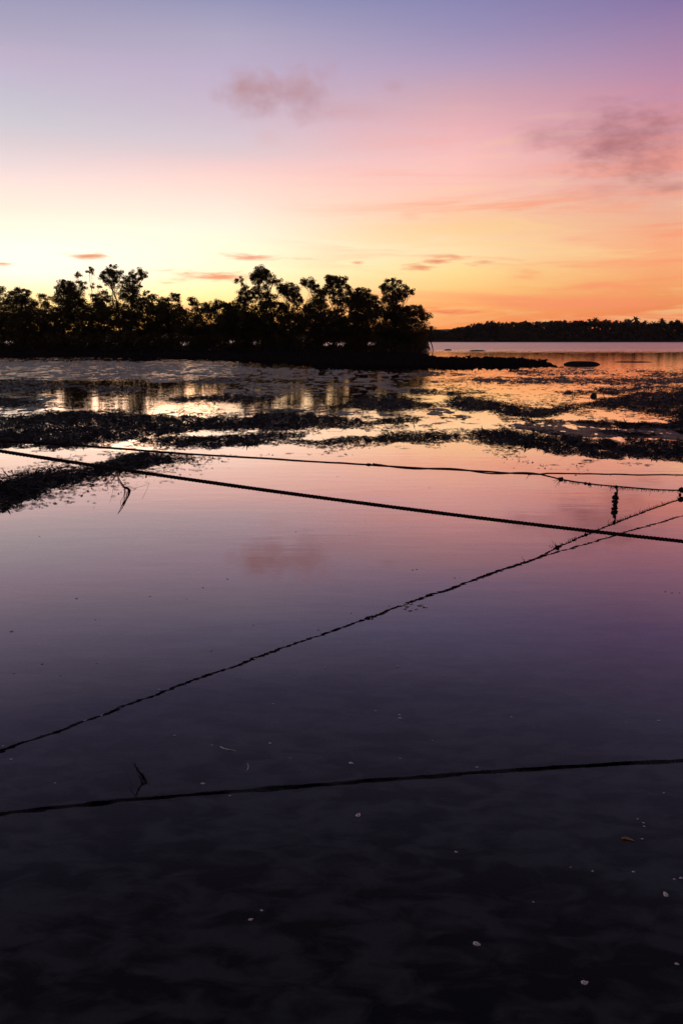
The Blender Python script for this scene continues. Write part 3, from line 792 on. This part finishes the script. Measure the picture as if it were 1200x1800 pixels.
# ------------------------------------------------------------------ ropes
def rope(name, label, pts, rad, pitch, strands=3, group=None, wob=0.0):
    """a laid rope: strands wound round each other along a path"""
    pts = np.asarray(pts); seg = np.linalg.norm(np.diff(pts, axis=0), axis=1); L_ = np.concatenate([[0], np.cumsum(seg)])
    m_ = int(L_[-1] / pitch * 9); s = np.linspace(0, L_[-1], m_)
    P_ = np.stack([np.interp(s, L_, pts[:, i]) for i in range(3)], -1)
    if wob:
        P_[:, 1] += wob * 2 * fbm(s * 2.5, s * 0 + 1.5, 3, 8); P_[:, 2] += wob * 2 * fbm(s * 2.5, s * 0 + 7.5, 3, 9)
    t = np.gradient(P_, axis=0); t /= np.linalg.norm(t, axis=1)[:, None]
    a_ = np.cross(t, [0, 0, 1.0]); a_ /= np.linalg.norm(a_, axis=1)[:, None]; b_ = np.cross(a_, t)
    root = empty(name, P_[0]); tag(root, label, 'rope', group)
    wear = 1 + 0.35 * fbm(s * 6.0, s * 0 + rad * 900, 3, 12)
    for q in range(strands):
        ph = s / pitch * 2 * np.pi + q * 2 * np.pi / strands
        g = Geo(); g.tube(P_ - P_[0] + (a_ * np.cos(ph)[:, None] + b_ * np.sin(ph)[:, None]) * rad * 0.5, rad * 0.56 * wear, 6)
        g.build('strand', MAT['rope'], root)
    return root, P_


def line1(X): return np.array([X, 3.7394 - 0.0616 * X, 0.7475 - 0.1224 * X + 0.00763 * X * X])
def line2(X): return np.array([X, 5.702 + 0.6068 * X, 0.6268 - 0.1552 * X + 0.0026 * X * X])
def line2a(X): return np.array([X, 5.7842 + 0.56667 * X, 0.5542 - 0.10395 * X])
def line2b(X): return np.array([X, 5.66846 + 0.61633 * X, 0.90862 - 0.38969 * X + 0.03967 * X * X])


def X_of(fn, x_):
    Xs = np.linspace(-6, 6, 4000); P_ = np.array([fn(v) for v in Xs]); ok = P_[:, 1] > 1
    q = pixel(P_[ok, 0], P_[ok, 1], P_[ok, 2])[0]
    return float(np.interp(x_, q, Xs[ok]))


near_rope, P1 = rope('rope', 'thick twisted rope stretched highest and nearest across the whole width', [line1(v) for v in np.linspace(-3.2, 3.6, 60)], 0.0095, 0.052)
g = Geo()
for i in range(240):
    q = P1[rng.integers(20, len(P1) - 20)] - P1[0]; d = rng.normal(size=3); d /= np.linalg.norm(d); l_ = rng.uniform(0.008, 0.022)
    g.tube(np.stack([q, q + d * l_ * 0.6, q + d * l_ + [rng.normal() * 0.004, 0, -0.003]]), np.array([0.0008, 0.0006, 0.0003]), 3)
g.build('loose_fibre', MAT['rope'], near_rope)
xs = X_of(line2, 945)
path = [line2(v) for v in np.linspace(-4.0, xs, 50)] + [line2a(v) for v in np.linspace(xs + 0.1, 6.6, 30)]
back_rope, P2 = rope('rope', 'thinner rope behind the nearest one, running level to the right edge', path, 0.0072, 0.046, wob=0.006)
x0, x1 = X_of(line2, 655), X_of(line2b, 985)
pb = [line2(v) + np.array([0, -0.006, 0.010 * math.sin(v * 9)]) for v in np.linspace(x0, xs, 24)]
pb += [line2b(v) for v in np.linspace(x1, X_of(line2b, 1197), 16)]
e = pb[-1]; pb += [e + np.array([0.12, 0.07, -0.012]), e + np.array([0.4, 0.22, -0.06]), e + np.array([0.8, 0.45, -0.12])]
old_rope, PB = rope('rope', 'weed-grown rope parting from the thinner rope and sagging to the water', pb, 0.0068, 0.05, wob=0.004)
OB = np.array(old_rope.location)


def blob(c, r, seed, sq=(1, 1, 1)):
    r_ = np.random.default_rng(seed); nu, nv = 12, 8; v = []; f = []
    for i in range(nv + 1):
        ph = math.pi * i / nv
        for j in range(nu):
            th = 2 * math.pi * j / nu; k_ = 1 + r_.uniform(-0.28, 0.28)
            v.append((c[0] + r * sq[0] * k_ * math.sin(ph) * math.cos(th), c[1] + r * sq[1] * k_ * math.sin(ph) * math.sin(th), c[2] + r * sq[2] * (k_ if 0 < i < nv else 1) * math.cos(ph)))
    for i in range(nv):
        for j in range(nu):
            j2 = (j + 1) % nu; f.append((i * nu + j, (i + 1) * nu + j, (i + 1) * nu + j2, i * nu + j2))
    return v, f


def fringe(fn, xa, xb, count, lo, hi, seed, down=True):
    r_ = np.random.default_rng(seed); g = Geo()
    A, B_ = X_of(fn, xa), X_of(fn, xb)
    for i in range(count):
        p_ = fn(r_.uniform(A, B_)); l_ = r_.uniform(lo, hi) * (2.2 if r_.random() < 0.08 else 1)
        d = np.array([r_.normal() * 0.5, r_.normal() * 0.4, -1.0]); d /= np.linalg.norm(d)
        end = p_ + d * l_; end[2] = max(end[2], 0.003)
        g.tube(np.stack([p_, (p_ + end) / 2 + r_.normal(size=3) * l_ * 0.12, end]), np.array([0.0028, 0.0018, 0.0006]), 3)
    return g


fringe(line2b, 990, 1196, 230, 0.012, 0.04, 5).build('algae_fringe', MAT['algae'], old_rope, origin=OB)
for (x_, r, sd) in ((983, 0.020, 1), (1035, 0.015, 2), (1028, 0.013, 6), (1197, 0.026, 3)):
    p_ = line2b(X_of(line2b, x_)) if x_ > 984 else line2b(x1)
    g = Geo(); g.add(*blob(p_ + [0, 0, -r * 0.4 if x_ in (1035, 1028) else 0], r, sd, (1.1, 1, 1)))
    g.build('knot', MAT['algae'], old_rope, origin=OB)
g = Geo(); p_ = line2b(x1)
for d in ((-0.06, 0, -0.03), (-0.05, 0, -0.075), (-0.02, 0, -0.06), (-0.07, 0.01, -0.015)):
    g.tube(np.stack([p_, p_ + np.array(d) * 0.5 + [0, 0, 0.005], p_ + np.array(d)]), np.array([0.003, 0.0022, 0.0008]), 4)
g.build('frayed_end', MAT['algae'], old_rope, origin=OB)
OA = np.array(back_rope.location)
for (x_, r) in ((648, 0.012), (664, 0.009), (930, 0.010)):
    p_ = line2(X_of(line2, x_)); g = Geo(); g.add(*blob(p_, r, int(x_), (1.8, 1, 0.9)))
    g.build('knot', MAT['algae'], back_rope, origin=OA)
g = Geo()
for (x_, d) in ((930, (-0.03, 0, -0.05)), (1075, (-0.02, 0, -0.015)), (1190, (-0.02, 0, -0.02)), (1030, (0.0, 0, 0.012)), (662, (0.0, 0, 0.012)), (668, (0.004, 0, 0.016)), (1188, (0, 0, 0.012)), (308, (0, 0, 0.012))):
    fn = line2 if x_ < 945 else line2a
    p_ = fn(X_of(fn, x_)); g.tube(np.stack([p_, p_ + np.array(d) * 0.6, p_ + np.array(d)]), np.array([0.0025, 0.002, 0.0008]), 4)
g.build('loose_fibre', MAT['rope'], back_rope, origin=OA)

# lumpy growth hanging from the old rope to the water
p_ = line2b(X_of(line2b, 1083))
hang = empty('mussel_clump', (p_[0], p_[1], 0)); tag(hang, 'lumpy string of dark shellfish hanging from the weed-grown rope to the water', 'shellfish')
g = Geo(); g.tube(np.array([(0, 0, p_[2]), (0.006, 0, p_[2] * 0.8), (0.008, 0, p_[2] * 0.62), (0.002, 0, p_[2] * 0.4), (0, 0, -0.02)]), np.array([0.011, 0.008, 0.007, 0.008, 0.006]), 6)
g.build('cord', MAT['algae'], hang)
for i, (dx_, fz, r) in enumerate(((-0.002, 0.97, 0.017), (0.0, 0.60, 0.018), (-0.014, 0.42, 0.020), (0.010, 0.38, 0.019), (-0.020, 0.20, 0.016), (0.004, 0.17, 0.022), (-0.004, 0.03, 0.020))):
    g = Geo(); g.add(*blob((dx_, 0, p_[2] * fz), r, 20 + i)); g.build('shell_lump', MAT['algae'], hang)
p_ = line2b(X_of(line2b, 1195))
hang = empty('algae_strand', (p_[0], p_[1], 0)); tag(hang, 'short strand of weed hanging from the knot at the right edge', 'seaweed')
g = Geo(); g.tube(np.array([(0, 0, p_[2]), (-0.028, 0, p_[2] * 0.55), (-0.012, 0, p_[2] * 0.2), (0.0, 0, -0.004)]), np.array([0.004, 0.004, 0.004, 0.003]), 5)
g.build('stem', MAT['algae'], hang)
g = Geo(); g.add(*blob((0.0, 0, 0.008), 0.012, 77)); g.build('holdfast', MAT['algae'], hang)

# torn scrap of net hanging from the near rope
X0 = X_of(line1, 205); p_ = line1(X0)


def on1(x_, y_): return at(x_, y_, p_[1])


tang = empty('net_scrap', p_); tag(tang, 'torn wisp of brown net fibres hanging below the nearest rope at left', 'net')


def strands(name, pts, n_s, spread, r0, r1, seed, closed=True):
    r_ = np.random.default_rng(seed); P_ = np.array([on1(*q) for q in pts]) - p_; g = Geo()
    k_ = 14; u = np.linspace(0, 1, len(P_)); t = np.linspace(0, 1, k_)
    C_ = np.stack([np.interp(t, u, P_[:, i]) for i in range(3)], -1)
    C_[1:-1] = (C_[:-2] + C_[1:-1] * 2 + C_[2:]) / 4
    for i in range(n_s):
        o_ = r_.normal(size=3) * spread; o2 = r_.normal(size=3) * spread
        b_ = o_[None] * np.sin(t * np.pi)[:, None] + o2[None] * np.sin(t * 2 * np.pi)[:, None] * 0.5
        g.tube(C_ + b_, np.linspace(r0, r1, k_), 4)
    g.build(name, MAT['fibre'], tang)


strands('main_strand', [(205, 829), (208, 838), (213, 848), (219, 857), (226, 861)], 5, 0.0022, 0.0017, 0.0015, 1)
strands('torn_web', [(218, 855), (229, 860), (226, 872), (220, 882), (213, 893), (207, 904)], 8, 0.0040, 0.0022, 0.0006, 2)
strands('torn_web', [(218, 855), (220, 864), (220, 874), (219, 882), (214, 891)], 6, 0.0055, 0.0010, 0.0008, 3)
strands('torn_web', [(226, 859), (229, 861), (227, 870), (222, 879), (217, 887)], 6, 0.0020, 0.0026, 0.0018, 4)
strands('loose_fibre', [(204, 830), (203, 838), (199, 844), (196, 851)], 3, 0.003, 0.0012, 0.0006, 5)
strands('loose_fibre', [(205, 832), (208, 845), (206, 854)], 1, 0.003, 0.0008, 0.0005, 6)
strands('loose_fibre', [(201, 850), (197, 872), (193, 884)], 1, 0.001, 0.0007, 0.0005, 7)
strands('loose_fibre', [(228, 860), (235, 857), (247, 855), (256, 852), (264, 849)], 1, 0.002, 0.0008, 0.0005, 8)
strands('loose_fibre', [(262, 851), (257, 864), (250, 878)], 1, 0.001, 0.0007, 0.0005, 9)
strands('loose_fibre', [(228, 861), (236, 862), (236, 857), (230, 857)], 1, 0.001, 0.0008, 0.0006, 10)

# ------------------------------------------------------------------ foam flecks, shells and litter on the water
def fleck_mesh(name, seed, mat):
    r_ = np.random.default_rng(seed); nu = 9; v = [(0, 0, 0.34)]; f = []
    for ring, (rr, z_) in enumerate(((0.55, 0.29), (1.0, 0.03))):
        for j in range(nu):
            th = 2 * math.pi * j / nu; k_ = r_.uniform(0.7, 1.15)
            v.append((rr * k_ * math.cos(th), rr * k_ * math.sin(th) * 0.62, z_))
    for j in range(nu):
        j2 = (j + 1) % nu
        f.append((0, 1 + j, 1 + j2)); f.append((1 + j, 1 + nu + j, 1 + nu + j2, 1 + j2))
    me = bpy.data.meshes.new(name); me.from_pydata(v, [], f); me.materials.append(mat)
    for p__ in me.polygons: p__.use_smooth = True
    return me


FM = [fleck_mesh('shell_flake', 300 + i, MAT['shell']) for i in range(5)]
FLECKS = [(135, 1052, 3), (21, 1110, 4.5), (168, 1089, 2.5), (357, 1033, 2.5), (400, 1018, 2.5), (264, 1048, 2.5), (328, 1053, 2), (371, 1144, 3.5), (75, 1167, 3.5), (25, 1183, 3.5), (107, 1187, 2.5), (170, 1166, 2.5),
          (253, 1155, 2.2), (560, 1107, 3.5), (497, 1126, 2.2), (571, 1174, 3.5), (280, 1213, 3.5), (448, 1158, 3.5), (150, 1267, 2.8), (179, 1258, 2.6), (212, 1245, 2.2), (480, 1238, 3.2), (307, 1293, 2.8), (475, 1307, 3.5), (510, 1333, 2.8), (372, 1310, 2.8), (357, 1378, 4.5),
          (20, 1335, 3.5), (6, 1312, 3), (97, 1377, 3), (617, 1342, 5.5), (699, 1172, 3.8), (779, 1188, 2.4), (807, 1189, 2.4), (660, 1250, 3.2), (702, 1257, 3.2), (703, 1263, 4.4), (898, 1261, 3.4), (1157, 1267, 3.6), (760, 1302, 2.4), (838, 1349, 3.2), (703, 1333, 2.4),
          (404, 1399, 2.8), (1166, 1394, 3), (801, 1498, 4), (441, 1617, 5.0), (460, 1601, 3.2), (1112, 1533, 3.5), (1041, 1532, 2.8), (1002, 1525, 2.2), (1120, 1440, 2.6), (1130, 1447, 3.0), (1131, 1453, 3.0), (1128, 1475, 3.0), (1184, 1546, 3.4), (1196, 1544, 4),
          (937, 1586, 2.2), (1188, 1695, 4.5), (725, 1002, 3), (732, 1001, 2.6), (799, 1016, 2.4), (520, 935, 2), (1168, 1040, 2.6), (1180, 1042, 3), (1193, 1042, 2.6), (70, 943, 2), (445, 1100, 2.2), (684, 1065, 2.6), (617, 1078, 2.2), (917, 1226, 2), (1100, 1270, 2)]
bands_ = {}
for i, (x_, y_, r) in enumerate(FLECKS):
    c = ground(x_, y_); s = 0.85 * r / F * math.hypot(c[1], CH)
    o = bpy.data.objects.new('shell_flake', FM[i % 5]); col.objects.link(o)
    o.location = (c[0], c[1], 0.001); o.scale = (s, s * 1.1, s * 0.8); o.rotation_euler = (0, 0, random.uniform(-0.6, 0.6))
    slant = 1322 - x_ * 0.3675; low = 1430 - x_ * 0.0765
    band = 'beyond the slanting rope reflection' if y_ < slant else 'between the two rope reflections' if y_ < low else 'below the lower rope reflection'
    bands_.setdefault(band, []).append((x_, o))
for band, q in bands_.items():
    for i, (x_, o) in enumerate(sorted(q, key=lambda r: r[0])):
        tag(o, 'tiny pale shell flake on the water %s, %s from the left' % (band, nth(i + 1)), 'shell', 'tiny pale flakes on the water')
SHELLS = [(837, 1660, 6, 'larger grey-white shell low in the picture, below the dark water sheen'), (1027, 1728, 5.5, 'pale shell nearest the bottom right corner'), (630, 1433, 5, 'pale shell just below the reflection of the near rope'), (1169, 1573, 5.5, 'small dull shell near the right edge low in the picture')]
for i, (x_, y_, r, lab) in enumerate(SHELLS):
    c = ground(x_, y_); s = r / F * math.hypot(c[1], CH)
    v, f = blob((0, 0, 0), 1.0, 400 + i, (1.0, 0.62, 0.38))
    v = [(q[0], q[1] * (1 - 0.35 * q[0]), q[2]) for q in v]
    o = mesh_obj('shell', v, f, MAT['shell']); o.location = (c[0], c[1], 0.001); o.scale = (s, s, s); o.rotation_euler = (0, 0, -0.4 + i * 0.7)
    tag(o, lab, 'shell')
# the little raft of shell and twig bits at the rope's reflection
RAFT = [(708, 1064, 4), (715, 1066, 5), (722, 1062, 4), (712, 1070, 4), (738, 1064, 6), (744, 1067, 4), (731, 1071, 3), (720, 1073, 5), (714, 1062, 3), (749, 1068, 2.5)]
for i, (x_, y_, r) in enumerate(sorted(RAFT)):
    c = ground(x_, y_); s = r / F * math.hypot(c[1], CH)
    o = bpy.data.objects.new('litter_bit', FM[(i * 3) % 5]); col.objects.link(o); o.location = (c[0], c[1], 0.0015); o.scale = (s, s * 1.6, s * 0.8); o.rotation_euler = (0, 0, random.uniform(0, 3))
    tag(o, 'pale scrap in the small raft of drift at mid water, %s from the left' % nth(i + 1), 'drift', 'raft of drift bits')


def twig(pts, r, mat, name, label, cat):
    P_ = np.array([ground(x_, y_) for x_, y_ in pts]); c = P_[0].copy(); P_ = P_ - c; P_[:, 2] += 0.002
    t = np.linspace(0, 1, 12); u = np.linspace(0, 1, len(P_)); Q = np.stack([np.interp(t, u, P_[:, i]) for i in range(3)], -1); Q[1:-1] = (Q[:-2] + Q[1:-1] * 2 + Q[2:]) / 4
    g = Geo(); g.tube(Q, np.concatenate([np.linspace(r * 0.6, r, 5), np.linspace(r, r * 0.4, 7)]), 5)
    o = g.build(name, mat); o.location = c; return tag(o, label, cat)


twig([(387, 1313), (394, 1317), (402, 1318), (415, 1321)], 0.0018, MAT['shell'], 'twig', 'thin pale curved twig afloat on the dark water at lower left', 'twig')
twig([(1092, 1475), (1098, 1474), (1106, 1476), (1113, 1479)], 0.004, MAT['leaflitter'], 'fallen_leaf', 'curled orange-brown leaf afloat near the right edge low down', 'leaf')
twig([(434, 1356), (437, 1349), (435, 1342)], 0.001, MAT['shell'], 'grass_stem', 'tiny pale stem beside the reflected net scrap', 'stem')

# ------------------------------------------------------------------ thin evening air
hz = mesh_obj('haze', [(x, y, z) for x in (-4000, 4000) for y in (-200, 2400) for z in (-2, 60)], [(0, 1, 3, 2), (4, 6, 7, 5), (0, 4, 5, 1), (2, 3, 7, 6), (0, 2, 6, 4), (1, 5, 7, 3)], MAT['mud'], smooth=False)
tag(hz, 'thin warm evening haze over the channel', 'haze', kind='stuff')
m, t, o = material('evening_haze'); hz.data.materials.clear(); hz.data.materials.append(m)
pv = t.nodes.new('ShaderNodeVolumePrincipled'); pv.inputs['Density'].default_value = 0.00005
pv.inputs['Color'].default_value = (1, 0.9, 0.85, 1); pv.inputs['Anisotropy'].default_value = 0.5
t.links.new(pv.outputs[0], o.inputs['Volume'])
sc.cycles.volume_bounces = 0
# size of the scene
tri = sum(len(o_.data.loop_triangles) for o_ in col.objects if o_.type == 'MESH' and not o_.data.calc_loop_triangles())
print('TRIANGLES', tri)
